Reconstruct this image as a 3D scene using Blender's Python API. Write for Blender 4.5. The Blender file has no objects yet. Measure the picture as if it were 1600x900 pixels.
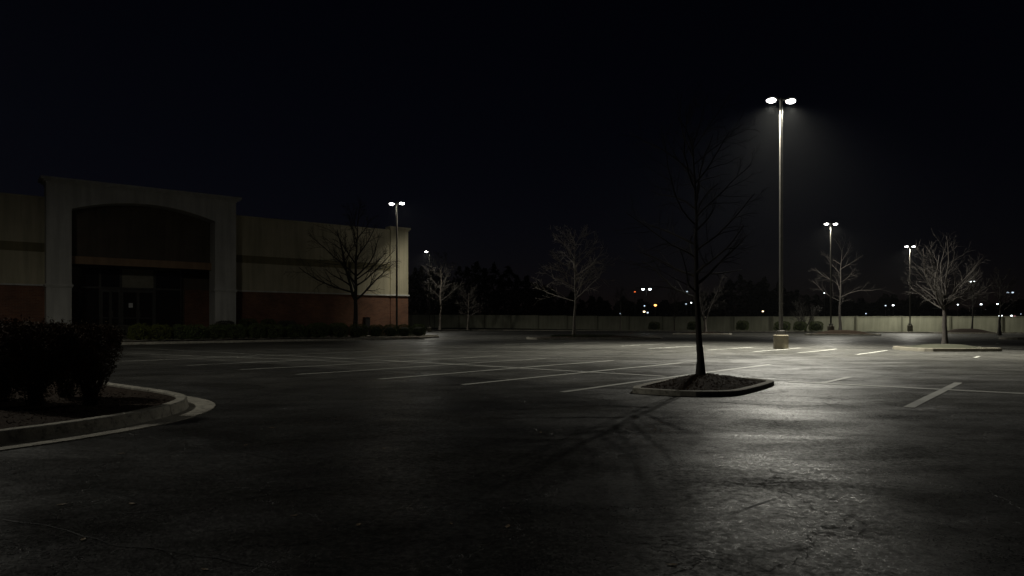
import bpy, bmesh, math, random
from mathutils import Vector, Matrix, noise
C = bpy.context.scene.collection
S = bpy.context.scene
PI = math.pi
EYE = 1.4; F = 1080.0; HZ = 506.0

def gp(x, y, h=0.0):
    """measured spot of the photograph -> ground coordinates (metres) at height h"""
    d = (EYE - h) * F / (y - HZ)
    return ((x - 800) / F * d, d)

# ------------------------------------------------------------------ materials
def nodes(name):
    m = bpy.data.materials.new(name); m.use_nodes = True
    nt = m.node_tree; b = nt.nodes['Principled BSDF']
    return m, nt, b
def N(nt, t, **kw):
    n = nt.nodes.new(t)
    for k, v in kw.items():
        if k in n.inputs: n.inputs[k].default_value = v
        else: setattr(n, k, v)
    return n
def ramp(nt, src, stops):
    r = nt.nodes.new('ShaderNodeValToRGB'); el = r.color_ramp.elements
    while len(el) > 1: el.remove(el[-1])
    el[0].position = stops[0][0]; el[0].color = (*stops[0][1], 1)
    for p, c in stops[1:]:
        e = el.new(p); e.color = (*c, 1)
    nt.links.new(src, r.inputs['Fac']); return r
def g3(v): return (v, v, v)
def mixc(nt, a, b, fac, mode='MIX'):
    m = nt.nodes.new('ShaderNodeMix'); m.data_type = 'RGBA'; m.blend_type = mode
    for i, s in ((0, fac), (6, a), (7, b)):
        if hasattr(s, 'links'): nt.links.new(s, m.inputs[i])
        elif isinstance(s, tuple): m.inputs[i].default_value = (*s, 1)
        else: m.inputs[i].default_value = s
    return m.outputs[2]
def mth(nt, op, a, b=0.0, clamp=False):
    m = nt.nodes.new('ShaderNodeMath'); m.operation = op; m.use_clamp = clamp
    for i, s in ((0, a), (1, b)):
        if hasattr(s, 'links'): nt.links.new(s, m.inputs[i])
        else: m.inputs[i].default_value = s
    return m.outputs[0]
def pos(nt, scale=(1, 1, 1), coord='Object'):
    t = nt.nodes.new('ShaderNodeTexCoord'); mp = nt.nodes.new('ShaderNodeMapping')
    mp.inputs['Scale'].default_value = scale
    nt.links.new(t.outputs[coord], mp.inputs['Vector']); return mp.outputs[0]
def nz(nt, vec, scale, detail=4, rough=.55, dist=0):
    n = nt.nodes.new('ShaderNodeTexNoise')
    n.inputs['Scale'].default_value = scale; n.inputs['Detail'].default_value = detail
    n.inputs['Roughness'].default_value = rough; n.inputs['Distortion'].default_value = dist
    nt.links.new(vec, n.inputs['Vector']); return n.outputs['Fac']
def bump(nt, h, strength, dist, prev=None):
    b = nt.nodes.new('ShaderNodeBump'); b.inputs['Strength'].default_value = strength
    b.inputs['Distance'].default_value = dist
    nt.links.new(h, b.inputs['Height'])
    if prev: nt.links.new(prev, b.inputs['Normal'])
    return b.outputs[0]

def simple(name, c0, c1, scale=3, rough=.7, bs=0, bscale=40, metal=0, spec=.5, stretch=(1, 1, 1), bd=.01):
    m, nt, b = nodes(name); v = pos(nt, stretch)
    f = nz(nt, v, scale, 6)
    r = ramp(nt, f, [(.3, c0), (.7, c1)])
    nt.links.new(r.outputs[0], b.inputs['Base Color'])
    b.inputs['Roughness'].default_value = rough; b.inputs['Metallic'].default_value = metal
    b.inputs['Specular IOR Level'].default_value = spec
    if bs: nt.links.new(bump(nt, nz(nt, v, bscale, 4), bs, bd), b.inputs['Normal'])
    return m

def crack_mask(nt, v, scale, width, seed):
    """thin wandering crack lines, 1 on the line"""
    ad = nt.nodes.new('ShaderNodeVectorMath'); ad.operation = 'ADD'
    wn = nt.nodes.new('ShaderNodeTexNoise'); wn.inputs['Scale'].default_value = .9; wn.inputs['Detail'].default_value = 8
    wn.inputs['Roughness'].default_value = .62
    nt.links.new(v, wn.inputs['Vector'])
    sc = nt.nodes.new('ShaderNodeVectorMath'); sc.operation = 'SCALE'; sc.inputs['Scale'].default_value = 1.5
    nt.links.new(wn.outputs['Color'], sc.inputs[0])
    nt.links.new(v, ad.inputs[0]); nt.links.new(sc.outputs[0], ad.inputs[1])
    of = nt.nodes.new('ShaderNodeVectorMath'); of.operation = 'ADD'; of.inputs[1].default_value = (seed, seed * 1.7, 0)
    nt.links.new(ad.outputs[0], of.inputs[0])
    vo = nt.nodes.new('ShaderNodeTexVoronoi'); vo.feature = 'DISTANCE_TO_EDGE'; vo.inputs['Scale'].default_value = scale
    nt.links.new(of.outputs[0], vo.inputs['Vector'])
    line = ramp(nt, vo.outputs['Distance'], [(0, g3(1)), (width * scale * .5, g3(.8)), (width * scale, g3(0))])
    gate = ramp(nt, nz(nt, of.outputs[0], .33, 2), [(.46, g3(0)), (.54, g3(1))])
    return mth(nt, 'MULTIPLY', line.outputs[0], gate.outputs[0])

def mat_asphalt():
    m, nt, b = nodes('asphalt'); v = pos(nt)
    v2 = pos(nt, (.55, 1, 1))
    big = nz(nt, v2, .11, 5, .6, .4)
    mid = nz(nt, v, .7, 6, .6)
    fine = nz(nt, v, 26, 5, .7)
    col = ramp(nt, big, [(.32, (.062, .061, .055)), (.5, (.095, .093, .084)), (.68, (.135, .132, .118))]).outputs[0]
    col = mixc(nt, col, ramp(nt, mid, [(.3, g3(.62)), (.7, g3(1.3))]).outputs[0], 1.0, 'MULTIPLY')
    vo = nt.nodes.new('ShaderNodeTexVoronoi'); vo.inputs['Scale'].default_value = 75; nt.links.new(v, vo.inputs['Vector'])
    stone = ramp(nt, vo.outputs['Color'], [(.2, g3(.55)), (.6, g3(1.0)), (.93, g3(1.9))]).outputs[0]
    col = mixc(nt, col, stone, .75, 'MULTIPLY')
    grit = nz(nt, v, 15, 7, .85)
    col = mixc(nt, col, ramp(nt, grit, [(.36, g3(.45)), (.5, g3(.95)), (.62, g3(1.7))]).outputs[0], 1.0, 'MULTIPLY')
    # newer, darker surfacing on the drive lane, colour deepened further to dim the foreground
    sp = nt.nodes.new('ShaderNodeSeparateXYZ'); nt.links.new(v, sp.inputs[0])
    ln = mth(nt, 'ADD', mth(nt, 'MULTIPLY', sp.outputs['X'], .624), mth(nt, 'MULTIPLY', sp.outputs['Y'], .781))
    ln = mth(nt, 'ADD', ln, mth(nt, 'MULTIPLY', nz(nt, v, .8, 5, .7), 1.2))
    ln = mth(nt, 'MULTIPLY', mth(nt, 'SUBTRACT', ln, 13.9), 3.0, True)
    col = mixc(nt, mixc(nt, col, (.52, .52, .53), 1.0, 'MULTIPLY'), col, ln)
    oil = ramp(nt, nz(nt, v, 1.9, 4, .6), [(.60, g3(1)), (.68, g3(.5))]).outputs[0]
    col = mixc(nt, col, oil, .8, 'MULTIPLY')
    # darker sealed / oily stains with their own shape
    st = ramp(nt, nz(nt, v2, .34, 3, .5, 1.2), [(.60, g3(1)), (.68, g3(.55))]).outputs[0]
    col = mixc(nt, col, st, .8, 'MULTIPLY')
    c1 = crack_mask(nt, v, .22, .016, 3.0); c2 = crack_mask(nt, v, .62, .008, 11.0)
    cr = mth(nt, 'MAXIMUM', c1, c2)
    col = mixc(nt, col, (.008, .008, .008), cr)
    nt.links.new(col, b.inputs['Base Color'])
    rg = ramp(nt, nz(nt, v2, .45, 5, .6, .6), [(.38, g3(.30)), (.5, g3(.41)), (.62, g3(.56))]).outputs[0]
    rg = mth(nt, 'MULTIPLY', rg, ramp(nt, grit, [(.38, g3(1.3)), (.62, g3(.75))]).outputs[0])
    rg = mth(nt, 'MULTIPLY', rg, ramp(nt, vo.outputs['Color'], [(.1, g3(.7)), (.9, g3(1.35))]).outputs[0])
    nt.links.new(rg, b.inputs['Roughness'])
    # worn polished stone tops shine, tarry or dusty areas between them do not
    sl = ramp(nt, nz(nt, v2, .8, 6, .68, .8), [(.40, g3(.05)), (.52, g3(.22)), (.64, g3(.62))]).outputs[0]
    sl = mth(nt, 'MULTIPLY', sl, ramp(nt, grit, [(.42, g3(.35)), (.60, g3(1.5))]).outputs[0])
    nt.links.new(sl, b.inputs['Specular IOR Level'])
    n1 = bump(nt, nz(nt, pos(nt, (.8, 1.5, 1)), .5, 2, .5), 1.0, .045)
    h = mth(nt, 'ADD', mth(nt, 'MULTIPLY', vo.outputs['Distance'], .6), mth(nt, 'MULTIPLY', grit, 2.6))
    n2 = bump(nt, h, .20, .008, n1)
    n3 = bump(nt, mth(nt, 'SUBTRACT', 1.0, cr), .8, .012, n2)
    nt.links.new(n3, b.inputs['Normal'])
    return m

def mat_paint():
    m, nt, b = nodes('worn_white_paint'); v = pos(nt)
    w = ramp(nt, nz(nt, v, 5, 8, .72), [(.22, g3(.3)), (.42, g3(1))]).outputs[0]
    w2 = ramp(nt, nz(nt, v, .45, 3), [(.28, g3(.5)), (.46, g3(1))]).outputs[0]
    f = mth(nt, 'MULTIPLY', w, w2)
    nt.links.new(mixc(nt, (.085, .085, .08), (.52, .52, .47), f), b.inputs['Base Color'])
    b.inputs['Roughness'].default_value = .6
    nt.links.new(bump(nt, nz(nt, v, 60, 3), .5, .004), b.inputs['Normal'])
    return m

def mat_kerb():
    m, nt, b = nodes('kerb_concrete'); v = pos(nt)
    col = ramp(nt, nz(nt, v, 1.6, 8, .7), [(.3, (.25, .235, .19)), (.5, (.40, .375, .31)), (.7, (.54, .51, .42))]).outputs[0]
    col = mixc(nt, col, ramp(nt, nz(nt, v, 9, 6, .75), [(.36, g3(.45)), (.5, g3(1)), (.7, g3(1.12))]).outputs[0], 1.0, 'MULTIPLY')
    nt.links.new(col, b.inputs['Base Color']); b.inputs['Roughness'].default_value = .85
    nt.links.new(bump(nt, nz(nt, v, 22, 7, .7), .7, .015), b.inputs['Normal'])
    return m

def mat_brick():
    m, nt, b = nodes('red_brick')
    t = nt.nodes.new('ShaderNodeTexCoord'); s = nt.nodes.new('ShaderNodeSeparateXYZ'); c = nt.nodes.new('ShaderNodeCombineXYZ')
    nt.links.new(t.outputs['Object'], s.inputs[0])
    nt.links.new(mth(nt, 'ADD', s.outputs['X'], s.outputs['Y']), c.inputs['X']); nt.links.new(s.outputs['Z'], c.inputs['Y'])
    br = nt.nodes.new('ShaderNodeTexBrick'); nt.links.new(c.outputs[0], br.inputs['Vector'])
    br.inputs['Color1'].default_value = (.22, .095, .05, 1); br.inputs['Color2'].default_value = (.15, .064, .036, 1)
    br.inputs['Mortar'].default_value = (.2, .15, .11, 1)
    br.inputs['Scale'].default_value = 1; br.inputs['Brick Width'].default_value = .4; br.inputs['Row Height'].default_value = .13
    br.inputs['Mortar Size'].default_value = .009
    v = pos(nt)
    col = mixc(nt, br.outputs['Color'], ramp(nt, nz(nt, v, .5, 6), [(.3, g3(.7)), (.7, g3(1.2))]).outputs[0], 1.0, 'MULTIPLY')
    nt.links.new(col, b.inputs['Base Color']); b.inputs['Roughness'].default_value = .85
    nt.links.new(bump(nt, br.outputs['Fac'], -.5, .01), b.inputs['Normal'])
    return m

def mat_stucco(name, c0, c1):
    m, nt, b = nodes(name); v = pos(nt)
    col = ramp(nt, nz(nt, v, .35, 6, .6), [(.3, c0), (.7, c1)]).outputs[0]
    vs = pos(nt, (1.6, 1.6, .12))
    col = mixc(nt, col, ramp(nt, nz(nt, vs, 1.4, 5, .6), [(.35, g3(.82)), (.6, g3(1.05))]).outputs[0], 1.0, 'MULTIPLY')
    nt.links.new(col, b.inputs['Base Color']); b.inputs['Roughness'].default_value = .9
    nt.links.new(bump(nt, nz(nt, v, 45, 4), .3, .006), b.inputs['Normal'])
    return m

def emis(name, col, st):
    m, nt, b = nodes(name)
    b.inputs['Base Color'].default_value = (.8, .8, .8, 1)
    b.inputs['Emission Color'].default_value = (*col, 1); b.inputs['Emission Strength'].default_value = st
    return m

M = dict(
 asphalt=mat_asphalt(), paint=mat_paint(), brick=mat_brick(),
 cream=mat_stucco('cream_stucco', (.42, .38, .26), (.52, .47, .33)),
 white=mat_stucco('off_white_stucco', (.50, .49, .44), (.64, .63, .58)),
 olive=mat_stucco('olive_stucco', (.17, .15, .08), (.23, .20, .11)),
 tan=mat_stucco('tan_fascia', (.30, .19, .11), (.37, .245, .145)),
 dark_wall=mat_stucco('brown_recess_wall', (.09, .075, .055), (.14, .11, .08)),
 wall=mat_stucco('fence_wall_paint', (.36, .36, .265), (.46, .46, .34)),
 wallpost=mat_stucco('fence_post_paint', (.2, .2, .15), (.28, .28, .2)),
 kerb=mat_kerb(),
 concrete=simple('lamp_base_concrete', (.30, .27, .20), (.46, .43, .33), 3, .8, .4, 50),
 concrete_mid=simple('cream_base_concrete', (.17, .15, .105), (.27, .24, .17), 3, .8, .4, 50),
 concrete_dark=simple('weathered_concrete', (.14, .13, .10), (.24, .22, .17), 3, .8, .4, 50),
 mulch=simple('bark_mulch', (.018, .012, .008), (.06, .041, .028), 28, .95, 1.0, 45, bd=.02, spec=.1),
 chip=simple('mulch_chip', (.03, .018, .011), (.11, .066, .04), 30, .85, spec=.15),
 soil=simple('dark_ground', (.02, .022, .012), (.045, .045, .025), .5, .95, .6, 6, bd=.05),
 grass=simple('grass_green', (.03, .05, .015), (.08, .12, .035), 2, .8),
 bark=simple('grey_bark', (.075, .062, .05), (.17, .145, .12), 14, .8, .8, 30, stretch=(1, 1, .25)),
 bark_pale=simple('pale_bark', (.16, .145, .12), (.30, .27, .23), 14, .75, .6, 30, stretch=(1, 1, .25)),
 twig=simple('twig_bark', (.035, .030, .025), (.08, .070, .058), 5, .55),
 bark_dark=simple('dark_bark', (.022, .019, .016), (.05, .042, .036), 14, .85, .8, 30, stretch=(1, 1, .25)),
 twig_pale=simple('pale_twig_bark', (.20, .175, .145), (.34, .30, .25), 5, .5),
 leaf=simple('hedge_leaf', (.055, .075, .027), (.125, .155, .055), 6, .75, spec=.15),
 leaf_y=simple('yellow_green_leaf', (.07, .085, .02), (.14, .15, .035), 6, .75, spec=.15),
 leaf_r=simple('brown_red_leaf', (.06, .042, .025), (.19, .12, .06), 8, .75, spec=.15),
 leaf_g=simple('grey_leaf', (.07, .07, .055), (.14, .13, .10), 6, .75, spec=.15),
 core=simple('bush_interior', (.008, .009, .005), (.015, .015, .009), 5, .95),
 wood=simple('distant_foliage', (.010, .011, .008), (.022, .022, .016), 1, .95),
 pole=simple('bronze_painted_steel', (.055, .052, .045), (.08, .075, .065), 5, .5, metal=.2),
 head=simple('lamp_housing', (.12, .12, .11), (.16, .16, .15), 5, .4, metal=.3),
 frame=simple('storefront_frame', (.06, .058, .05), (.10, .095, .085), 5, .4, metal=.5),
 steel=simple('brushed_handle', (.5, .5, .48), (.65, .65, .62), 20, .25, metal=1),
 panel=simple('transom_panel', (.20, .19, .14), (.28, .26, .20), 2, .6),
 glass=simple('dark_glass', (.012, .012, .012), (.02, .02, .02), 1, .08, spec=.8),
 paper=simple('paper_sheet', (.7, .7, .66), (.8, .8, .76), 5, .8),
 cab=simple('cabinet_paint', (.02, .02, .02), (.035, .03, .03), 4, .5, metal=.2),
 dryleaf=simple('dry_leaf', (.22, .15, .08), (.38, .28, .17), 20, .6),
 brownleaf=simple('orange_leaf', (.16, .07, .025), (.28, .13, .05), 20, .6),
)
E_lamp = emis('lamp_lens', (1.0, .985, .92), 14)
E_far = emis('far_lamp_white', (.86, .97, 1.0), 6)
E_org = emis('far_lamp_orange', (1.0, .40, .10), 5)
E_red = emis('far_lamp_red', (1.0, .16, .03), 1.2)
E_warm = emis('far_lamp_warm', (1.0, .75, .45), 4)
E_dim = emis('far_lamp_dim', (.7, .85, 1.0), 1.2)
E_teal = emis('far_window_teal', (.1, .55, .45), .12)
E_pink = emis('far_window_pink', (1.0, .45, .5), .6)

# ------------------------------------------------------------------ helpers
def link(name, bm, m, parent=None, loc=None, smooth=False):
    me = bpy.data.meshes.new(name); bm.normal_update(); bm.to_mesh(me); bm.free()
    return linkme(name, me, m, parent, loc, smooth)
def linkme(name, me, m, parent=None, loc=None, smooth=False):
    if m: me.materials.append(m)
    if smooth:
        for p in me.polygons: p.use_smooth = True
    o = bpy.data.objects.new(name, me); C.objects.link(o)
    if parent: o.parent = parent
    if loc: o.location = loc
    return o
def raw(name, vs, fs, m, parent=None, smooth=False, loc=None):
    me = bpy.data.meshes.new(name); me.from_pydata(vs, [], fs); me.update()
    return linkme(name, me, m, parent, loc, smooth)
def thing(name, label, cat, loc=(0, 0, 0), rz=0, group=None):
    o = bpy.data.objects.new(name, None); C.objects.link(o); o.empty_display_size = .3
    o.location = loc; o.rotation_euler = (0, 0, rz); tag(o, label, cat, group); return o
def tag(o, label, cat, group=None):
    o['label'] = label; o['category'] = cat
    if group: o['group'] = group
    return o
def struct(o, kind='structure'):
    o['kind'] = kind; return o
def box(bm, x0, x1, y0, y1, z0, z1, bev=0):
    r = bmesh.ops.create_cube(bm, size=1)['verts']
    for v in r:
        v.co = Vector(((x0 + x1) / 2 + v.co.x * (x1 - x0), (y0 + y1) / 2 + v.co.y * (y1 - y0), (z0 + z1) / 2 + v.co.z * (z1 - z0)))
    if bev:
        es = list({e for v in r for e in v.link_edges})
        bmesh.ops.bevel(bm, geom=es, offset=bev, segments=2, affect='EDGES', profile=.7)
def boxo(name, b, m, parent, bev=0):
    bm = bmesh.new(); box(bm, *b, bev); return link(name, bm, m, parent)
def cyl(bm, r0, r1, z0, z1, n=20, x=0, y=0, rings=None):
    """lathe through rings [(r, z)...]"""
    rings = rings or [(r0, z0), (r1, z1)]
    R = []
    for r, z in rings:
        R.append([bm.verts.new((x + r * math.cos(2 * PI * k / n), y + r * math.sin(2 * PI * k / n), z)) for k in range(n)])
    for a, b in zip(R, R[1:]):
        for k in range(n): bm.faces.new((a[k], a[(k + 1) % n], b[(k + 1) % n], b[k]))
    bm.faces.new(R[-1]); bm.faces.new(list(reversed(R[0])))
def copy_tree(o, parent=None):
    c = o.copy(); C.objects.link(c)
    if parent: c.parent = parent
    for ch in list(o.children): copy_tree(ch, c)
    return c
def sm(a, b, x):
    t = max(0, min(1, (x - a) / (b - a))); return t * t * (3 - 2 * t)

# ------------------------------------------------------------------ ground
def ground_z(x, y): return 0.0
bm = bmesh.new()
vs = [bm.verts.new(p) for p in ((-2500, -600, -.06), (2500, -600, -.06), (2500, 3500, -.06), (-2500, 3500, -.06))]
bm.faces.new(vs); struct(link('ground', bm, M['soil']))

WL = Vector((-24, 165)); WR = Vector((78.5, 108)); WD = (WR - WL).normalized(); WN = Vector((-WD.y, WD.x))  # far wall line
# asphalt lot: gently uneven sheet, denser near the camera
rng = random.Random(5)
def lot_h(x, y):
    a = noise.noise(Vector((x * .16, y * .11, 1.3))) * .022 + noise.noise(Vector((x * .5, y * .34, 7.3))) * .006
    return a
vsl, fsl = [], []
ys = [-14 + .5 * i for i in range(0, 120)] + [46 + 1.0 * i for i in range(0, 150)]
nx = 150
for y in ys:
    hw = 24 + max(0, y) * 1.15
    for i in range(nx + 1):
        x = -hw + 2 * hw * i / nx
        p = Vector((x, y)); d = (p - WL).dot(WN)
        lim = -7.5
        if d > lim: p = p - WN * (d - lim)     # the lot ends before the verge of the wall
        vsl.append((p.x, p.y, lot_h(p.x, p.y)))
W1 = nx + 1
for j in range(len(ys) - 1):
    for i in range(nx): fsl.append((j * W1 + i, j * W1 + i + 1, (j + 1) * W1 + i + 1, (j + 1) * W1 + i))
LOT = struct(raw('parking_lot', vsl, fsl, M['asphalt'], smooth=True))
from mathutils.bvhtree import BVHTree
def surf(o):
    bm = bmesh.new(); bm.from_mesh(o.data); t = BVHTree.FromBMesh(bm); bm.free()
    def f(x, y):
        h = t.ray_cast(Vector((x, y, 5)), Vector((0, 0, -1)))[0]; return h.z if h else .0
    return f
lot_z = surf(LOT)

# painted parking lines ------------------------------------------------
DL = Vector((.6317, .7752)); DN = Vector((.7752, -.6317))
lv, lf = [], []
def stripe(a, b, w=.12):
    a = Vector(a); b = Vector(b); d = (b - a).normalized(); n = Vector((-d.y, d.x)) * w / 2
    k = max(2, int((b - a).length / .25))
    o = len(lv)
    for i in range(k + 1):
        p = a.lerp(b, i / k)
        for s in (-1, 1):
            q = p + n * s; lv.append((q.x, q.y, lot_z(q.x, q.y) + .008))
    for i in range(k): lf.append((o + 2 * i, o + 2 * i + 1, o + 2 * i + 3, o + 2 * i + 2))
A = Vector(gp(878.5, 612.3))
for px, py, L in ((878.5, 612.3, 12.5), (722.5, 601, 11.5), (592.5, 592.4, 11.5), (463, 585.6, 11.5), (375, 578.5, 12), (292, 571.6, 12), (190, 564.5, 12),
                  (1283, 600, 2.6), (1420, 638, 6.3),
                  (970.6, 541, 6), (1013, 545.3, 7.5), (1106.6, 547.4, 6.5), (1178, 550, 7.5), (1247, 551.7, 7), (1338, 554.3, 6.5), (1523, 559, 1.6), (1556, 537.6, 2.5), (880, 537, 5), (790, 538, 5)):
    a = Vector(gp(px, py)); stripe(a, a + DL * L, .165 if py > 600 else (.15 if px > 560 else .12))
s0 = Vector(gp(199, 544)); s1 = Vector(gp(1600, 615)); sd = (s1 - s0).normalized()
stripe(s0, Vector(gp(600, 563)), .10); stripe(Vector(gp(600, 563)), Vector(gp(1040, 588.5)), .16); stripe(Vector(gp(1232, 597.2)), s1 + sd * 14, .27)
stripe(gp(199, 552), gp(560, 566), .1)
struct(raw('parking_lines', lv, lf, M['paint']))
# long tarred seam lines in the pavement
lv, lf = [], []
def seam(pts, w, seed):
    r = random.Random(seed); P = [Vector(p) for p in pts]; Q = []
    for a, b in zip(P, P[1:]):
        k = max(2, int((b - a).length / .12)); d = (b - a).normalized(); n = Vector((-d.y, d.x))
        for i in range(k):
            p = a.lerp(b, i / k); Q.append((p + n * (noise.noise(Vector((p.x * .8, p.y * .8, seed))) * .16 + noise.noise(Vector((p.x * 5, p.y * 5, seed))) * .035), n))
    o = len(lv)
    for q, n in Q:
        ww = w * (.35 + .9 * abs(noise.noise(Vector((q.x * 2.3, q.y * 2.3, seed + 5)))) * 2)
        for s in (-.5, .5):
            v = q + n * ww * s; lv.append((v.x, v.y, lot_z(v.x, v.y) + .004))
    for i in range(len(Q) - 1): lf.append((o + 2 * i, o + 2 * i + 1, o + 2 * i + 3, o + 2 * i + 2))
seam([gp(1110, 627), gp(1250, 636), gp(1420, 642), gp(1600, 655)], .035, 1)
seam([gp(960, 668), gp(1130, 700), gp(1240, 718), gp(1500, 752)], .022, 2)
seam([gp(1040, 830), gp(1180, 845), gp(1290, 868), gp(1420, 896)], .014, 3)
seam([gp(1130, 805), gp(1200, 780), gp(1250, 765), gp(1310, 740)], .014, 4)
seam([gp(190, 801), gp(330, 790), gp(440, 768), gp(560, 745), gp(640, 728)], .014, 5)
seam([gp(0, 812), gp(90, 824), gp(180, 852), gp(350, 868), gp(480, 892)], .012, 6)
seam([gp(310, 688), gp(370, 706), gp(460, 720)], .012, 7)
seam([gp(330, 655), gp(470, 640), gp(640, 632), gp(800, 628)], .02, 8)
seam([gp(200, 590), gp(300, 583), gp(420, 573)], .05, 9)
seam([gp(740, 780), gp(830, 765), gp(860, 740)], .012, 10)
seam([gp(750, 700), gp(900, 690), gp(1090, 660)], .02, 12)
mt, nt, b = nodes('crack_tar'); b.inputs['Base Color'].default_value = (.012, .012, .012, 1); b.inputs['Roughness'].default_value = .6
struct(raw('pavement_cracks', lv, lf, mt))

# ------------------------------------------------------------------ kerbs
def smooth_path(P, closed=True, it=3):
    P = [Vector(p) for p in P]
    for _ in range(it):
        Q = []; n = len(P)
        rngk = range(n) if closed else range(n - 1)
        for i in rngk:
            a, b = P[i], P[(i + 1) % n]
            Q += [a.lerp(b, .25), a.lerp(b, .75)]
        if not closed: Q = [P[0]] + Q + [P[-1]]
        P = Q
    return P
def resample(P, step, closed=True):
    if closed: P = P + [P[0]]
    out = [P[0]]; acc = 0
    for a, b in zip(P, P[1:]):
        L = (b - a).length; t = step - acc
        while t < L: out.append(a.lerp(b, t / L)); t += step
        acc = (acc + L) % step if L else acc
        acc = L - (t - step)
    if closed and (out[-1] - out[0]).length < step * .4: out.pop()
    return out
def area2(P): return sum(a.x * b.y - b.x * a.y for a, b in zip(P, P[1:] + P[:1])) / 2
PROF = [(.43, -.02), (.43, .014), (.02, .004), (.012, .02), (-.008, .145), (-.028, .162), (-.16, .165), (-.175, .15), (-.175, -.02)]
PROF_N = [(.004, -.02), (.004, .02), (-.008, .15), (-.03, .168), (-.15, .17), (-.17, .155), (-.17, -.02)]
def kerb(P, gutter=True, closed=True, joint=3.0, step=.2, hs=1.0, name='kerb', m=None):
    """P: line of the kerb face, bed on its left (counter-clockwise)"""
    if closed and area2(P) < 0: P = P[::-1]
    P = resample(P, step, closed); n = len(P); prof = PROF if gutter else PROF_N
    vs, fs = [], []; per = max(3, int(joint / step)); i = 0
    nn = n if closed else n - 1
    while i < nn:
        j = min(i + per, nn); rings = []
        for k in range(i, j + 1):
            a = P[k % n]; t = (P[(k + 1) % n] - P[(k - 1) % n]) if closed else (P[min(k + 1, n - 1)] - P[max(k - 1, 0)])
            t.normalize(); o = Vector((t.y, -t.x))
            p = a.copy()
            if k == i: p += t * .009
            if k == j: p -= t * .009
            w = noise.noise(Vector((p.x * 1.1, p.y * 1.1, 2))) * .008
            rings.append(len(vs))
            for d, z in prof:
                q = p + o * (d + (w if z > .1 else 0)); vs.append((q.x, q.y, z * hs + (lot_h(q.x, q.y) if abs(z) < .05 else lot_h(p.x, p.y))))
        m_ = len(prof)
        for a, b2 in zip(rings, rings[1:]):
            for q in range(m_ - 1): fs.append((a + q, b2 + q, b2 + q + 1, a + q + 1))
        fs.append(tuple(rings[0] + q for q in range(m_))); fs.append(tuple(rings[-1] + q for q in reversed(range(m_))))
        i = j
    return struct(raw(name, vs, fs, m or M['kerb']))
def bed(P, mound=.12, name='planting_bed', m=None, base=.13, inset=.15, rings=9, rough=.02):
    if area2(P) < 0: P = P[::-1]
    P = resample(P, .3 if len(P) and rings > 6 else .5)
    cx = sum(p.x for p in P) / len(P); cy = sum(p.y for p in P) / len(P); c = Vector((cx, cy))
    vs, fs = [], []; n = len(P)
    for r in range(rings):
        t = r / rings
        for p in P:
            q = p.lerp(c, t); d = (c - p).normalized() * inset * (1 - t); q = q + d
            z = base + mound * sm(0, .8, t) + noise.noise(Vector((q.x * 3, q.y * 3, 4))) * rough * (1 if r else .2)
            vs.append((q.x, q.y, z))
    vs.append((c.x, c.y, base + mound))
    for r in range(rings - 1):
        for k in range(n): fs.append((r * n + k, r * n + (k + 1) % n, (r + 1) * n + (k + 1) % n, (r + 1) * n + k))
    for k in range(n): fs.append(((rings - 1) * n + k, (rings - 1) * n + (k + 1) % n, len(vs) - 1))
    return struct(raw(name, vs, fs, m or M['mulch'], smooth=True))

I0 = smooth_path([(-6.15, 7.6), (-5.93, 8.0), (-5.52, 8.75), (-5.2, 9.9), (-5.25, 11.1), (-5.6, 12.0), (-6.3, 12.75), (-7.3, 13.55), (-9, 15), (-12, 16.5), (-16, 15), (-17, 10), (-14, 5), (-9.5, 3.9), (-7.4, 5.6)], True, 2)
kerb(I0); bed(I0, .06, rings=14)
I1 = smooth_path([(2.35, 14.15), (2.75, 13.7), (3.4, 13.25), (4.1, 13.25), (4.5, 13.5), (5.3, 14.6), (5.95, 15.6), (6.0, 15.95), (5.7, 16.6), (4.7, 17.4), (4.0, 16.9), (3.1, 15.5)], True, 1)
kerb(I1, gutter=False, joint=1.9, hs=.62, step=.15); bed(I1, .19, rings=10, rough=.035, base=.07)
def island(cx, cy, L, w, ang=None, mound=.15, m=None, gut=False, km=None):
    d = DL if ang is None else Vector((math.cos(ang), math.sin(ang))); n = Vector((-d.y, d.x)); c = Vector((cx, cy)); P = []
    for s, t in ((-1, -.6), (-.8, -1), (.8, -1), (1, -.6), (1, .6), (.8, 1), (-.8, 1), (-1, .6)):
        P.append(c + d * s * L / 2 + n * t * w / 2)
    P = smooth_path(P, True, 2); kerb(P, gutter=gut, step=.4, m=km); bed(P, mound, rings=6, m=m); return P
island(7.6, 64, 12.5, 5.5, 0.15, .22)                 # tree island mid lot
island(25, 91, 7.5, 3, -.1, .2)                       # behind near tree
island(40.6, 85, 8.5, 4, -.12, .5)                    # lamp on mound
island(22.9, 36.6, 4.2, 4.0, .0, .2, m=M['soil'], km=M['concrete_dark'])                # right tree island
island(48.5, 62, 9, 3, .05, .15)                      # far right strip
island(64.5, 98, 8, 4, -.4, .6)
# hedge island along the store
H0 = [Vector(gp(186, 538.5)), Vector(gp(430, 534)), Vector(gp(600, 531)), Vector(gp(668, 529)), Vector(gp(686, 527)) + Vector((.3, 1.5))]
HD = (H0[2] - H0[0]).normalized(); HN = Vector((-HD.y, HD.x))
hp = [H0[0] - HD * 30] + H0 + [H0[3] + HN * 3.4 + HD * 1.0, H0[2] + HN * 4.2, H0[0] + HN * 4.2, H0[0] - HD * 30 + HN * 4.2]
hp = smooth_path(hp, True, 1)
kerb(hp, gutter=False, step=.6); bed(hp, .03, rings=4)
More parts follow.
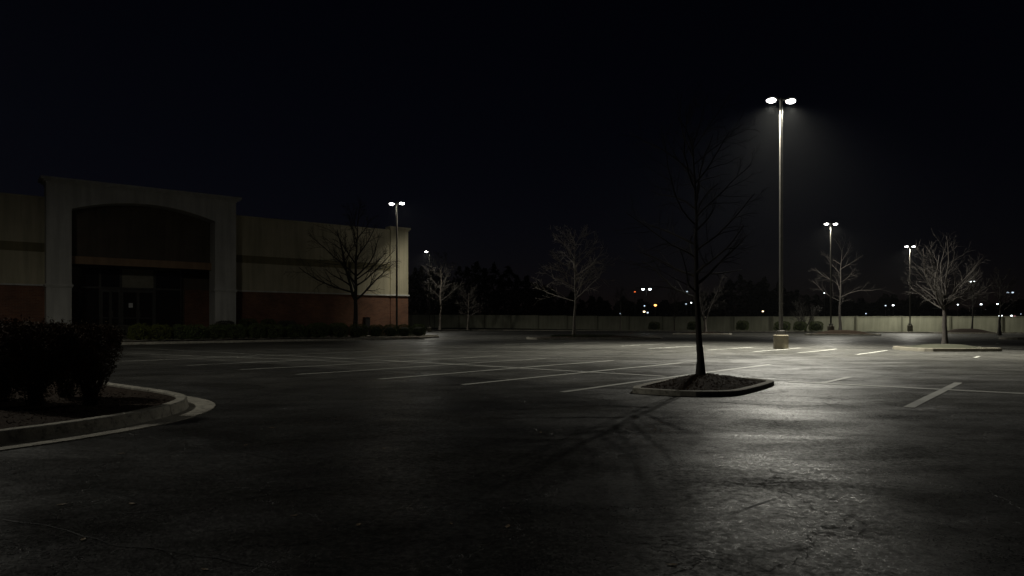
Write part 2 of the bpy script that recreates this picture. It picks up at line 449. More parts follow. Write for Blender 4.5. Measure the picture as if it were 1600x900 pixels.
# drive aisle sidewalk before the store and verge of the far wall
K = Vector((-11.95, 78.7)); BA = math.atan2(.6247, .7809)
U = Vector((.7809, .6247)); V = Vector((-.6247, .7809))
def bl(x, y): return K + U * x + V * y
sw = [bl(-60, -4.2), bl(1.2, -4.2), bl(2.6, -2.5), bl(2.6, 30), bl(-60, 30)]
bm = bmesh.new(); lo = [bm.verts.new((p.x, p.y, -.03)) for p in sw]; hi = [bm.verts.new((p.x, p.y, .15)) for p in sw]
for k in range(5): bm.faces.new((lo[k], lo[(k + 1) % 5], hi[(k + 1) % 5], hi[k]))
bm.faces.new(hi); struct(link('sidewalk', bm, M['concrete_dark']))
def rise(t): return .45 * (1 - sm(.05, .6, t))
vs, fs = [], []; kf = 60
for i in range(kf + 1):
    t = -.5 + 2.4 * i / kf; p = WL.lerp(WR, t)
    for d, z in ((-7.2, -.02), (-7.2, .15), (-7.0, .165), (-6.9, .14), (-4, .12 + rise(t) * .6), (-1, .08 + rise(t)), (30, rise(t))):
        q = p + WN * d; vs.append((q.x, q.y, z))
for i in range(kf):
    for k in range(6): fs.append((i * 7 + k, (i + 1) * 7 + k, (i + 1) * 7 + k + 1, i * 7 + k + 1))
vg = raw('grass_verge', vs, fs, M['soil'], smooth=True); struct(vg)
vk, fk = [], []
for i in range(kf + 1):
    t = -.5 + 2.4 * i / kf; p = WL.lerp(WR, t)
    for d, z in ((-7.25, -.03), (-7.24, .17), (-7.0, .18), (-7.0, .05)):
        q = p + WN * d; vk.append((q.x, q.y, z))
for i in range(kf):
    for k in range(3): fk.append((i * 4 + k, (i + 1) * 4 + k, (i + 1) * 4 + k + 1, i * 4 + k + 1))
struct(raw('verge_kerb', vk, fk, M['kerb']))

# ------------------------------------------------------------------ perimeter wall
wt = thing('perimeter_wall', 'long pale precast panel wall with slim posts closing the far side of the lot', 'wall', (WL.x, WL.y, 0))
pans = -16; L = (WR - WL).length; k = -7
while k * 6.8 < L * 1.55:
    a, b = k * 6.8, k * 6.8 + 6.8; t = (a + b) / 2 / L
    hgt = 3.0 - .5 * max(0, min(1.3, t)); z0 = rise(t)
    pa = WD * a; pb = WD * b
    bm = bmesh.new(); box(bm, .16, 6.64, -.06, .06, -.1, hgt); box(bm, .16, 6.64, -.09, .09, hgt + .003, hgt + .09)
    o = link('panel', bm, M['wall'], wt, (pa.x, pa.y, z0)); o.rotation_euler.z = math.atan2(WD.y, WD.x)
    bm = bmesh.new(); box(bm, -.155, .155, -.15, .15, -.1, hgt + .14, .02)
    o = link('post', bm, M['wallpost'], wt, (pa.x, pa.y, z0)); o.rotation_euler.z = math.atan2(WD.y, WD.x)
    k += 1

# ------------------------------------------------------------------ store
B = thing('store_building', 'long single storey cream and brick store with an arched white entrance portal', 'building', (K.x, K.y, .15), BA)
def wallpart(name, b, m, bev=0, par=B): return boxo(name, b, m, par, bev)
X0 = -62
# right stretch, left stretch (thickness .4; a roof slab and back walls close the volume)
for (xa, xb) in ((-19.9, -2.2), (X0, -33.6)):
    wallpart('brick_wall', (xa, xb, .0, .4, -.3, 4.40), M['brick'])
    wallpart('stucco_wall', (xa, xb, .004, .4, 4.40, 11.6), M['cream'])
    wallpart('band', (xa, xb, -.05, .002, 7.20, 7.93), M['olive'])
    wallpart('ledge', (xa, xb, -.14, .002, 4.38, 4.52), M['white'], .02)
    wallpart('parapet_cap', (xa, xb, -.08, .5, 11.602, 11.78), M['cream'], .02)
wallpart('brick_wall', (-2.2, 0, -.25, .4, -.3, 4.40), M['brick'])
wallpart('pilaster', (-2.2, 0, -.25, .4, 4.402, 11.75), M['cream'])
wallpart('ledge', (-2.3, .12, -.40, .4, 4.382, 4.54), M['white'], .02)
bm = bmesh.new(); box(bm, -2.3, .1, -.35, .5, 11.752, 11.9); box(bm, -2.42, .22, -.47, .6, 11.903, 12.12)
link('cornice', bm, M['cream'], B)
wallpart('side_wall', (-.4, -.002, .402, 45, -.3, 11.6), M['cream'])
wallpart('roof', (X0, -.41, .45, 45, 11.0, 11.3), M['concrete_dark'])
# portal
PF, PB = -1.5, .0          # front and back of the portal
def arch(x):
    s = (x + 32.55) / 11.3; s = max(0, min(1, s)); return 10.78 + .98 * (1 - (2 * s - 1) ** 2)
bm = bmesh.new(); n = 28; fr = []; 
xs = [-32.55 + 11.3 * i / n for i in range(n + 1)]
top = [12.72] * (n + 1)
for yv in (PF, PB + .4):
    fr.append([[bm.verts.new((x, yv, arch(x))) for x in xs], [bm.verts.new((x, yv, 12.72)) for x in xs]])
for i in range(n):
    for k2, (lo_, hi_) in enumerate(fr):
        f = (lo_[i], lo_[i + 1], hi_[i + 1], hi_[i]); bm.faces.new(f if k2 == 0 else f[::-1])
    bm.faces.new((fr[0][0][i], fr[1][0][i], fr[1][0][i + 1], fr[0][0][i + 1]))
link('arch_lintel', bm, M['white'], B)
for xa, xb in ((-34.3, -32.552), (-21.248, -19.35)):
    wallpart('column', (xa, xb, PF, .4, -.3, 12.718), M['white'])
    bm = bmesh.new(); box(bm, xa - .07, xb + .07, PF - .09, .0, 4.25, 4.33, .01); box(bm, xa - .12, xb + .12, PF - .14, .0, 4.335, 4.50, .02)
    link('column_ledge', bm, M['white'], B)
bm = bmesh.new()
for e, z0, z1 in ((.05, 12.722, 12.86), (.22, 12.862, 12.98), (.42, 12.982, 13.2)): box(bm, -34.3 - e, -19.35 + e, PF - e, .6, z0, z1)
link('cornice', bm, M['white'], B)
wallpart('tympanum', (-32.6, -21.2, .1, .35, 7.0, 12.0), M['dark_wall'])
wallpart('fascia', (-32.56, -21.24, -.35, .098, 6.32, 6.98), M['tan'], .02)
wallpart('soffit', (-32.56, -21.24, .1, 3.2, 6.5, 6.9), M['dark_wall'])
# recessed storefront, plane y = 3
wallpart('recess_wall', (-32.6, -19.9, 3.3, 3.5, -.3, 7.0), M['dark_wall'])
wallpart('side_wall', (-20.1, -19.95, .4, 3.3, -.3, 6.5), M['brick'])
wallpart('side_wall', (-34.0, -33.8, .4, 3.3, -.3, 6.5), M['brick'])
wallpart('recess_wall', (-22.8, -20.1, 3.0, 3.298, -.3, 4.55), M['brick'])
fx = [-33.8, -31.4, -29.9, -28.25, -25.45, -23.1]
for i, (a, b2) in enumerate(zip(fx, fx[1:])):
    w = thing('x', '', '') if False else None
    fr_ = bmesh.new()
    for (p, q, z0, z1) in ((a, a + .09, -.1, 6.4), (b2 - .09, b2 - .001, -.1, 6.4), (a + .091, b2 - .091, 4.45, 4.6), (a + .091, b2 - .091, 6.3, 6.4), (a + .091, b2 - .091, -.1, .2)):
        box(fr_, p, q, 2.9, 3.05, z0, z1)
    fr_ = link('window_frame', fr_, M['frame'], B)
    boxo('transom', (a + .09, b2 - .09, 2.97, 3.0, 4.6, 6.3), M['panel'] if i in (0, 3) else M['glass'], fr_)
    if i in (1, 4): boxo('pane', (a + .09, b2 - .09, 2.97, 3.0, .2, 4.45), M['glass'], fr_)
    else:
        for s in (0, 1):
            mid = (a + b2) / 2; da, db = (a + .1, mid - .01) if s == 0 else (mid + .01, b2 - .1)
            dm = bmesh.new()
            for q in ((da, da + .1, .2, 4.4), (db - .1, db, .2, 4.4), (da + .101, db - .101, .2, .6), (da + .101, db - .101, 4.15, 4.4), (da + .101, db - .101, 1.75, 1.83)):
                box(dm, q[0], q[1], 2.92, 2.96, q[2], q[3])
            d = link('door', dm, M['frame'], B)
            boxo('glass_panel', (da + .1, db - .1, 2.935, 2.945, .6, 4.15), M['glass'], d)
            hx = db - .14 if s == 0 else da + .14
            hb = bmesh.new(); cyl(hb, .028, .028, 1.75, 2.45, 10, hx, 2.85)
            box(hb, hx - .012, hx + .012, 2.85, 2.92, 1.85, 1.88); box(hb, hx - .012, hx + .012, 2.85, 2.92, 2.32, 2.35)
            link('handle', hb, M['steel'], d)
nt_ = tag(boxo('notice_sheet', (-27.62, -27.28, 2.915, 2.92, 2.75, 3.17), M['paper'], None), 'small white paper notice taped to the dark glass of the entrance door', 'notice')
nt_.location = (K.x, K.y, .15); nt_.rotation_euler.z = BA
for i, (xx, zz) in enumerate(((-26.9, 2.1), (-25.9, 2.2))): pass
# cabinet against the brick
cb = thing('utility_cabinet', 'tall narrow dark utility cabinet against the brick wall right of the big bare tree', 'cabinet', (*bl(-5.2, -.34), .15), BA)
boxo('housing', (-.28, .28, -.25, .25, 0, 1.9), M['cab'], cb, .02); boxo('door', (-.24, .24, -.275, -.252, .12, 1.8), M['cab'], cb)
boxo('lid', (-.32, .32, -.31, .29, 1.902, 1.97), M['cab'], cb, .01)

# ------------------------------------------------------------------ lamp posts
def make_post(label, loc, rz, H=14.0, base_h=.78, base_r=.40, heads=2, power=3000, base_m='concrete', spot=158, blend=1.0, tilt=0.0, aim=0.0, grp='twin head lamp posts in the lot', zb=0, group=True):
    t = thing('lamp_post', label, 'lamp post', (loc[0], loc[1], zb), 0, grp)
    bm = bmesh.new(); r = base_r
    cyl(bm, 0, 0, 0, 0, 28, rings=[(r, -.2), (r, base_h - .03), (r - .03, base_h)]); link('concrete_base', bm, M[base_m], t)
    bm = bmesh.new(); cyl(bm, 0, 0, 0, 0, 20, rings=[(.27, base_h + .001), (.27, base_h + .05), (.25, base_h + .22), (.14, base_h + .26)])
    for k in range(4): cyl(bm, .022, .022, base_h, base_h + .3, 8, .24 * math.cos(k * PI / 2 + .78), .24 * math.sin(k * PI / 2 + .78))
    link('base_cover', bm, M['frame'], t)
    bm = bmesh.new(); box(bm, -.085, .085, -.085, .085, base_h + .05, H + .1, .015)
    for v in bm.verts:
        f = 1 - .25 * (v.co.z / H); v.co.x *= f; v.co.y *= f
    pl = link('pole', bm, M['pole'], t); pl.rotation_euler.z = rz
    bm = bmesh.new(); box(bm, .068, .09, -.035, .035, .0, .30); hh = link('hand_hole_cover', bm, M['pole'], t, (0, 0, base_h + .5)); hh.rotation_euler.z = rz
    sides = (1, -1)[:heads]
    for s in sides:
        a = rz + (0 if s == 1 else PI)
        dx, dy = math.cos(a), math.sin(a)
        bm = bmesh.new(); box(bm, .07, .28, -.035, .035, -.05, .05, .01)
        ar = link('arm', bm, M['head'], t, (0, 0, H)); ar.rotation_euler.z = a
        # shoebox housing with drop lens
        bm = bmesh.new(); x0, x1 = .28, .88
        pr = [(x0, -.05), (x0 + .01, .03), (x0 + .10, .07), (x1 - .16, .07), (x1 - .06, .03), (x1 - .05, -.05)]
        Rr = [[bm.verts.new((x, y, z)) for x, z in pr] for y in (-.15, .15)]
        bm.faces.new(Rr[0]); bm.faces.new(Rr[1][::-1])
        for k in range(6): bm.faces.new((Rr[0][k], Rr[1][k], Rr[1][(k + 1) % 6], Rr[0][(k + 1) % 6]))
        bmesh.ops.recalc_face_normals(bm, faces=bm.faces)
        hd = link('lamp_head', bm, M['head'], t, (0, 0, H)); hd.rotation_euler.z = a
        bm = bmesh.new()
        bmesh.ops.create_uvsphere(bm, u_segments=20, v_segments=12, radius=1)
        for v in bm.verts: v.co = Vector(((x0 + x1) / 2 + v.co.x * .27, v.co.y * .21, -.08 + v.co.z * .13))
        bmesh.ops.remove_doubles(bm, verts=bm.verts, dist=.0005)
        link('lens', bm, E_lamp, hd, smooth=True)
        ld = bpy.data.lights.new('lamp_light', 'SPOT'); ld.energy = power; ld.color = (1.0, .965, .84)
        ld.spot_size = math.radians(spot); ld.spot_blend = blend; ld.shadow_soft_size = .14
        lo = bpy.data.objects.new('lamp_light', ld); C.objects.link(lo); lo.parent = t
        lo.location = (dx * .58, dy * .58, H - .36)
        lo.rotation_euler = (tilt * math.sin(aim) * 1.0, 0, 0)
        if tilt:
            d = Vector((math.cos(aim) * math.sin(tilt), math.sin(aim) * math.sin(tilt), -math.cos(tilt)))
            lo.rotation_euler = d.to_track_quat('-Z', 'Y').to_euler()
    return t
PW = 11500
make_post('tallest looking lamp post, twin lit heads, cream concrete base, right of the foreground tree', (15.1, 38.8), .12, power=PW * 1.55, spot=132, tilt=math.radians(9), aim=-2.2, base_m='concrete_mid')
make_post('lit twin head lamp post in front of the brick end of the store', (-12.0, 72), -.25, power=PW * .2, spot=150, tilt=math.radians(40), aim=.1)
make_post('small looking lamp post with a single lit head past the right corner of the store', (-14.3, 120), PI, heads=1, power=PW * .24, base_m='concrete_dark', spot=172, blend=.6)
make_post('twin head lamp post on a planted mound left of the slim far tree', (40, 86.7), .03, power=PW * .33, base_h=1.15, base_m='concrete_dark', spot=168, blend=.7)
make_post('twin head lamp post close to the pale wall, just left of the rounded right tree', (64.5, 112.0), .03, power=PW * .42, base_h=1.2, base_m='concrete_dark', spot=168, blend=.7)
make_post('lamp post left of the store portal, outside the picture', (-22.5, 18), .3, power=PW * .175, spot=174, blend=.6, tilt=math.radians(7), aim=1.75)

# ------------------------------------------------------------------ bare trees
class Tube:
    def __init__(s): s.v = []; s.f = []
    def add(s, pts, rad, sides):
        base = len(s.v); t0 = None; prev = None
        for i, p in enumerate(pts):
            d = (pts[min(i + 1, len(pts) - 1)] - pts[max(i - 1, 0)]).normalized()
            ref = prev if prev is not None else (Vector((1, 0, 0)) if abs(d.x) < .8 else Vector((0, 1, 0)))
            u = (ref - d * ref.dot(d)).normalized(); w = d.cross(u); prev = u
            for k in range(sides):
                a = 2 * PI * k / sides; s.v.append(tuple(p + (u * math.cos(a) + w * math.sin(a)) * rad[i]))
        for i in range(len(pts) - 1):
            for k in range(sides):
                a = base + i * sides; s.f.append((a + k, a + (k + 1) % sides, a + sides + (k + 1) % sides, a + sides + k))
        s.f.append(tuple(base + (len(pts) - 1) * sides + k for k in range(sides)))
def grow(T, r, p, d, L, rad, lev, spec):
    """spec: per level (children, angle deg, length ratio, wander)"""
    n, ang, ratio, wan = spec[lev]
    seg = max(3, min(9, int(L / spec['seg']) + 2)); pts = [p.copy()]; rs = [rad]; dirs = [d.copy()]
    dd = d.copy()
    for i in range(seg):
        dd = (dd + Vector((r.gauss(0, wan), r.gauss(0, wan), r.gauss(0, wan))) + Vector((0, 0, spec['up'] * (1 if lev < 2 else .4)))).normalized()
        pts.append(pts[-1] + dd * L / seg); t = (i + 1) / seg
        rs.append(max(spec['min'], rad * (1 - .72 * t))); dirs.append(dd.copy())
    T.add(pts, rs, 7 if rad > .04 else (5 if rad > .015 else 3))
    if lev >= spec['levels']: return
    for k in range(n):
        t = (.18 if lev == 0 else .22) + (.78) * (k + r.random() * .8) / n
        t = min(t, .98); i = min(seg - 1, int(t * seg)); q = pts[i].lerp(pts[i + 1], t * seg - i); dl = dirs[i]
        ax = dl.cross(Vector((r.gauss(0, 1), r.gauss(0, 1), r.gauss(0, 1)))).normalized()
        nd = Matrix.Rotation(math.radians(ang * r.uniform(.7, 1.3)), 3, ax) @ dl
        rr = max(spec['min'], (rs[i] * .62) * r.uniform(.7, 1))
        grow(T, r, q, nd, L * ratio * (1.15 - .55 * t) * r.uniform(.75, 1.2), rr, lev + 1, spec)
def bare_tree(label, loc, h, trunk_h, r0, seed, name='bare_tree', nprim=14, spread=48, plen=.42, bark='bark', twig='twig', lean=(0, 0), leader=True, levels=3,
              kids=(7, 5, 4), zb=.2, up=.05, wan=.10, minr=.004, custom=None, wob=.03, group=None, topbias=.45):
    r = random.Random(seed); t = thing(name, label, 'tree', (loc[0], loc[1], zb - .05), 0, group)
    T = Tube(); n = 12; pts, rs = [], []
    th = h * (.94 if leader else (trunk_h / h + .06))
    x = y = 0
    for i in range(n + 1):
        f = i / n; z = th * f
        x += r.gauss(0, wob) * th / n * 2; y += r.gauss(0, wob) * th / n * 2
        flare = 1 + .5 * math.exp(-z / (.9 * r0 * 3))
        pts.append(Vector((x + lean[0] * f, y + lean[1] * f, z)))
        rs.append(max(.008, r0 * (1 - (.9 if leader else .35) * (f ** (.9 if leader else 1.2))) * flare))
    T.add(pts, rs, 12)
    raw('trunk', T.v, T.f, M[bark], t, smooth=True)
    T = Tube(); spec = {'levels': levels - 1, 'seg': .35 * h / 8, 'up': up, 'min': minr,
        0: (kids[0], 38, .42, wan * .8), 1: (kids[1], 38, .5, wan), 2: (kids[2] if len(kids) > 2 else 0, 36, .55, wan), 3: (0, 0, 0, wan)}
    at = lambda f: pts[min(n - 1, int(f * n))].lerp(pts[min(n - 1, int(f * n)) + 1], f * n - min(n - 1, int(f * n)))
    if custom:
        for z, az, el, L, rr in custom:
            d = Vector((math.cos(az) * math.cos(el), math.sin(az) * math.cos(el), math.sin(el)))
            grow(T, r, at(min(.99, z / th)), d, L, rr, 0, spec)
    az = r.uniform(0, 6)
    for k in range(nprim):
        f = (k + .5 * r.random()) / nprim
        zz = trunk_h + (th - trunk_h) * f; az += 2.4 + r.gauss(0, .3)
        el = math.radians(90 - spread * (1.1 - .55 * f) * r.uniform(.85, 1.15)); d = Vector((math.cos(az) * math.cos(el), math.sin(az) * math.cos(el), math.sin(el)))
        Lk = h * plen * (1 - topbias * f) * r.uniform(.8, 1.15)
        grow(T, r, at(min(.995, zz / th)), d, Lk, max(minr * 2, r0 * (.42 - .25 * f) * r.uniform(.75, 1.1)), 0, spec)
    raw('crown', T.v, T.f, M[twig], t, smooth=True)
    return t

R = math.radians
# near tree in the kerbed bed
bare_tree('slim dark bare tree standing in the mulched kerbed island in the foreground', (4.25, 15.5), 5.7, 1.75, .084, 11, nprim=24, spread=66, plen=.40, bark='bark_dark', twig='bark_dark',
          zb=.24, kids=(7, 5, 3), up=.015, wan=.13, minr=.002, topbias=.25, lean=(-.22, 0), wob=.018)
# pyramidal tree mid lot, twig colour paled so it reads as lamplit
bare_tree('pale fan-shaped bare tree on the middle island', (5.95, 66), 9.6, 3.2, .14, 5, nprim=22, spread=64, plen=.54, bark='bark_pale', twig='twig_pale',
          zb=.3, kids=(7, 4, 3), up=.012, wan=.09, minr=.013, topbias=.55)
# tree before the store facade
bl_tree = gp(555, 528.5)
bare_tree('large dark bare tree silhouetted against the brick and cream facade', bl_tree, 12.2, 3.6, .26, 21, nprim=12, spread=52, plen=.40, bark='bark_dark', twig='bark_dark', zb=.15,
          kids=(9, 6, 4), up=.02, wan=.10, minr=.011, topbias=.55,
          custom=[(3.5, PI, R(62), 7.5, .15), (4.3, PI * .95, R(18), 6.5, .10), (5.0, -.1, R(30), 5.2, .09), (5.9, .1, R(35), 4.8, .085), (6.0, PI * 1.05, R(42), 5.8, .08)])
# right tree, rounded spreading crown
bare_tree('broad round-headed bare tree on the oval kerbed island at the right', (23.8, 38.0), 6.4, 1.9, .125, 33, nprim=9, spread=62, plen=.42, bark='bark_dark', twig='bark_dark', zb=.3,
          kids=(8, 5, 4), up=.02, wan=.15, minr=.006, leader=False, topbias=.05, wob=.02,
          custom=[(1.9, PI, R(40), 3.2, .065), (2.0, .1, R(38), 3.0, .06), (2.0, 2.4, R(62), 3.6, .06), (2.1, .9, R(62), 4.0, .065), (2.1, 1.6, R(85), 3.8, .055), (2.1, -.5, R(55), 3.4, .055), (2.0, PI * 1.1, R(60), 3.4, .055)])
bare_tree('slim bare tree standing by the wall behind the mound lamp post', (44.2, 93), 12.2, 3.5, .2, 41, nprim=13, spread=58, plen=.40, zb=.15, kids=(6, 4, 2), wan=.16, minr=.009, up=.02, bark='bark_dark', twig='bark_dark')
# trees beyond the hedge end, left of centre
bare_tree('taller bare tree by the single head lamp post past the store corner', (-13.3, 127), 13.2, 3.8, .2, 51, nprim=14, spread=60, plen=.44, zb=.3, kids=(7, 5, 3), minr=.018, twig='twig', bark='bark')
bare_tree('small bushy bare tree with rusty twigs on a low mound before the wall', (-8.2, 128), 7.2, 2.3, .15, 52, nprim=14, spread=75, plen=.5, zb=.35, kids=(7, 5, 3), minr=.014, twig='twig', bark='bark', topbias=.3)
bare_tree('small slim bare tree right of the pale fan-shaped tree', (20, 127), 6.8, 2.6, .15, 53, nprim=12, spread=40, plen=.5, zb=.2, kids=(6, 4, 3), minr=.014, twig='twig', bark='bark_pale')
bare_tree('thin bare sapling left of the foreground tree, reaching above the wall', (31.5, 134), 7.2, 1.6, .10, 54, nprim=10, spread=36, plen=.55, zb=.15, kids=(5, 4, 3), minr=.014)
mt_ = bare_tree('stout two-stemmed bare tree on the small island behind the foreground tree', (25.4, 91), 8.5, 1.6, .2, 55, nprim=3, spread=40, plen=.5, zb=.3, kids=(7, 5, 3), minr=.014, leader=False, bark='bark', twig='bark_dark',
          custom=[(1.4, PI, R(72), 6.5, .13), (1.5, 0.1, R(70), 6.6, .13), (1.6, 1.5, R(65), 5.5, .1)])
bare_tree('wide multi-stemmed leafless shrub tree between two round bushes at the wall', (48.0, 113), 6.2, .5, .14, 56, name='shrub_tree', nprim=5, spread=42, plen=.6, zb=.15, kids=(6, 5, 3), minr=.014, leader=False, bark='bark', twig='twig',
          custom=[(.4, PI, R(58), 4.6, .09), (.4, .2, R(55), 4.4, .09), (.5, 1.6, R(75), 4.6, .09), (.4, 2.6, R(80), 4.8, .09)])
bare_tree('dark thin bare tree on a mound before the right end of the wall', (66.5, 100), 7.0, 3.2, .13, 57, nprim=9, spread=45, plen=.4, zb=.5, kids=(6, 4, 3), minr=.014, bark='bark_dark', twig='bark_dark')
bare_tree('dark bare tree near the right edge of the picture with small crown', (53.6, 76), 6.6, 2.4, .16, 58, nprim=12, spread=62, plen=.42, zb=.2, kids=(6, 5, 3), minr=.012, bark='bark_dark', twig='bark_dark')

# ------------------------------------------------------------------ bushes
def leaf_mesh(name, n, shape, size, seed, m, twigs=0):
    r = random.Random(seed); vs, fs = [], []
    for i in range(n):
        p = shape(r); s = size * r.uniform(.6, 1.3)
        a = Vector((r.gauss(0, 1), r.gauss(0, 1), r.gauss(0, 1) + .3)).normalized()
        b = a.cross(Vector((r.gauss(0, 1), r.gauss(0, 1), r.gauss(0, 1)))).normalized(); c = a.cross(b)
        o = len(vs); p = Vector(p)
        vs += [tuple(p - c * s), tuple(p + b * s * .45 + a * s * .1), tuple(p + c * s), tuple(p - b * s * .45 + a * s * .1)]
        fs.append((o, o + 1, o + 2, o + 3))
    me = bpy.data.meshes.new(name); me.from_pydata(vs, [], fs); me.update(); me.materials.append(m); return me
def bush_shape(rx, ry, h, seed):
    def f(r):
        while True:
            u = r.uniform(0, 2 * PI); v = r.uniform(-.75, 1); rr = math.sqrt(max(0, 1 - abs(v) ** 2.8))
            k = 1 + .16 * noise.noise(Vector((math.cos(u) * 1.6, math.sin(u) * 1.6, v * 1.8 + seed))) + r.gauss(0, .035)
            k *= r.uniform(.82, 1) if r.random() < .5 else 1
            return (math.cos(u) * rr ** .7 * rx * k, math.sin(u) * rr ** .7 * ry * k, h * .5 + v * h * .5 * k)
    return f
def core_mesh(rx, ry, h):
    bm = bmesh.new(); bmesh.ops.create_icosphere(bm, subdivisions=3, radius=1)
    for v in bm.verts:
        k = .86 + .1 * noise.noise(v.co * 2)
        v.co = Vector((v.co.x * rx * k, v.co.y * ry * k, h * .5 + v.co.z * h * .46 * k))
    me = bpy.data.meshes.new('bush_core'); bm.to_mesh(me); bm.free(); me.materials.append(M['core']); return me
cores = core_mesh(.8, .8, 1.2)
var = [leaf_mesh('bush_leaves', 2600, bush_shape(.88, .88, 1.3, 3 * s), .055, 60 + s, M['leaf']) for s in range(4)]
vary = [leaf_mesh('bush_leaves', 2600, bush_shape(.88, .88, 1.3, 3 * s + 40), .055, 80 + s, M['leaf_y']) for s in range(2)]
def bush(label, x, y, s=1.0, h=1.0, leaves=None, zb=.13, group=None, name='clipped_bush', rz=0, seed=0):
    t = thing(name, label, 'bush', (x, y, zb), rz, group); t.scale = (s, s, h)
    o = bpy.data.objects.new('foliage', leaves or var[seed % 4]); C.objects.link(o); o.parent = t
    o = bpy.data.objects.new('inner_core', cores); C.objects.link(o); o.parent = t  # solid near-black core filling the bush behind its leaves
    return t
ordw = ['rightmost', 'second', 'third', 'fourth', 'fifth', 'sixth', 'seventh', 'eighth', 'ninth', 'tenth', 'eleventh', 'twelfth', 'thirteenth', 'fourteenth', 'fifteenth', 'sixteenth']
hx = [654, 632, 610, 588, 560, 530, 496, 462, 428, 401, 366, 338, 305, 283, 250, 218]
rr = random.Random(9)
for i, px in enumerate(hx):
    # a line 1.3 m behind the kerb face
    a = H0[0] + HN * 1.45; r_ = Vector(((px - 800) / F, 1)); 
    det = -r_.x * HD.y + HD.x * r_.y; tt = (-a.x * HD.y + a.y * HD.x) / det; p = r_ * tt
    lab = ('rightmost rounded dark green bush at the right end of the hedge row before the store' if i == 0 else
           'rounded green bush, %s from the right end of the hedge row before the store' % ordw[i])
    wpx = (hx[i - 1] - px if i else 22); s = max(.72, min(1.12, wpx * tt / F / 1.74))
    if i in (14, 15): lab = lab.replace('green', 'yellow-green')
    bush(lab, p.x, p.y, s * rr.uniform(.95, 1.04), rr.uniform(.93, 1.02), vary[i % 2] if i in (14, 15) else None, group='hedge row of rounded bushes before the store', rz=rr.uniform(0, 6), seed=i)
greyleaf = leaf_mesh('grey_bush_leaves', 3200, bush_shape(.95, .95, 1.25, 77), .06, 99, M['leaf_g'])
a = gp(178, 535); bush('greyish twiggy bush at the left end of the store hedge', a[0] - .3, a[1] + 1.2, 1.05, .95, greyleaf)
a = gp(140, 535); bush('greyish twiggy bush half hidden behind the big foreground shrubs', a[0] - .5, a[1] + 1.4, 1.0, .9, greyleaf, rz=2)
for px, off, s, h, lb in ((350, -1.6, .95, 1.25, 'round leafy bush at the foot of the right portal column'), (388, -1.7, 1.0, 1.35, 'round dark bush on the brick wall just right of the portal'),
                       (419, -1.7, .85, 1.35, 'dark dome bush by the brick, second right of the portal'), (448, -1.8, 1.1, 1.25, 'loose bush by the brick, third right of the portal'),
                       (500, -1.9, .9, 1.05, 'low round bush by the brick left of the big tree trunk'), (528, -1.9, 1.1, 1.05, 'low round bush nearest the left side of the big tree trunk')):
    bx, by = K + V * off; r_ = ((px - 800) / F, 1); det = -r_[0] * U.y + U.x * r_[1]; tt = (-bx * U.y + by * U.x) / det
    bush(lb, r_[0] * tt, tt, s, h, greyleaf if px in (350, 448) else None, zb=.15, seed=px, rz=px)
for px, d, s, h, lb in ((1222, 112, 1.05, 1.0, 'round bush at the wall behind the concrete base of the tallest lamp post'), (1250, 112.3, .85, 1.0, 'round bush left of the multi-stemmed shrub tree'),
                        (1275, 112, .9, 1.0, 'round bush right of the multi-stemmed shrub tree'), (1160, 122, .9, 1.1, 'single small bush against the wall right of the foreground tree'),
                        (1082, 128, .8, 1.0, 'small bush against the wall just left of the foreground trunk'), (1022, 132, .9, 1.0, 'small bush against the wall left of the precast post'),
                        ):
    bush(lb, (px - 800) / F * d, d, s * 1.35, h * 1.3, var[1], zb=.1, name='round_bush')

# big dark shrubs in the left foreground island
def big_shrub(label, x, y, w, h, seed, n=9000, zb=.17):
    t = thing('large_shrub', label, 'shrub', (x, y, zb), 0, 'overgrown shrubs in the foreground island'); r = random.Random(seed)
    T = Tube()
    for k in range(26):
        az = r.uniform(0, 2 * PI); q = r.uniform(.1, 1) ** .7; p = Vector((math.cos(az) * .12 * r.random(), math.sin(az) * .12 * r.random(), -.05)); e = Vector((math.cos(az) * w * q, math.sin(az) * w * q, h * r.uniform(.78, 1.1)))
        pts = []; 
        for i in range(7):
            f = i / 6; pts.append(p.lerp(e, f) + Vector((math.cos(az), math.sin(az), 0)) * (-.12 * w * math.sin(f * PI)) + Vector((r.gauss(0, .012), r.gauss(0, .012), 0)))
        T.add(pts, [.011 * (1 - .75 * i / 6) for i in range(7)], 5)
        for _ in range(5):
            i = r.randint(1, 5); d = Vector((r.gauss(0, 1), r.gauss(0, 1), 1.2)).normalized(); T.add([pts[i], pts[i] + d * .12, pts[i] + d * .22 + Vector((0, 0, .03))], [.004, .003, .002], 3)
    raw('stems', T.v, T.f, M['twig'], t)
    def shp(rd):
        while True:
            z = rd.random() ** .62; az = rd.uniform(0, 2 * PI)
            prof = (.34 + .66 * sm(0, .75, z)) * (1 - .22 * sm(.86, 1.0, z))
            q = rd.random() ** .38
            k = 1 + .22 * noise.noise(Vector((math.cos(az) * 1.5, math.sin(az) * 1.5, z * 2.5 + seed))) + .1 * noise.noise(Vector((math.cos(az) * 6, math.sin(az) * 6, z * 9 + seed)))
            top = h * (1 + .05 * noise.noise(Vector((math.cos(az) * q * 3, math.sin(az) * q * 3, seed))))
            zz = z * top * (1 + (.10 * rd.random() if rd.random() < .08 else 0))
            if noise.noise(Vector((math.cos(az) * q * 5, math.sin(az) * q * 5, z * 7 + seed))) > .28: continue
            if z < .32 and rd.random() > z * 1.6 + .45: continue
            return (math.cos(az) * w * prof * q * k, math.sin(az) * w * prof * q * k, zz + .03)
    me = leaf_mesh('shrub_leaves', n, shp, .020, seed, M['leaf_r']); o = bpy.data.objects.new('foliage', me); C.objects.link(o); o.parent = t
    return t
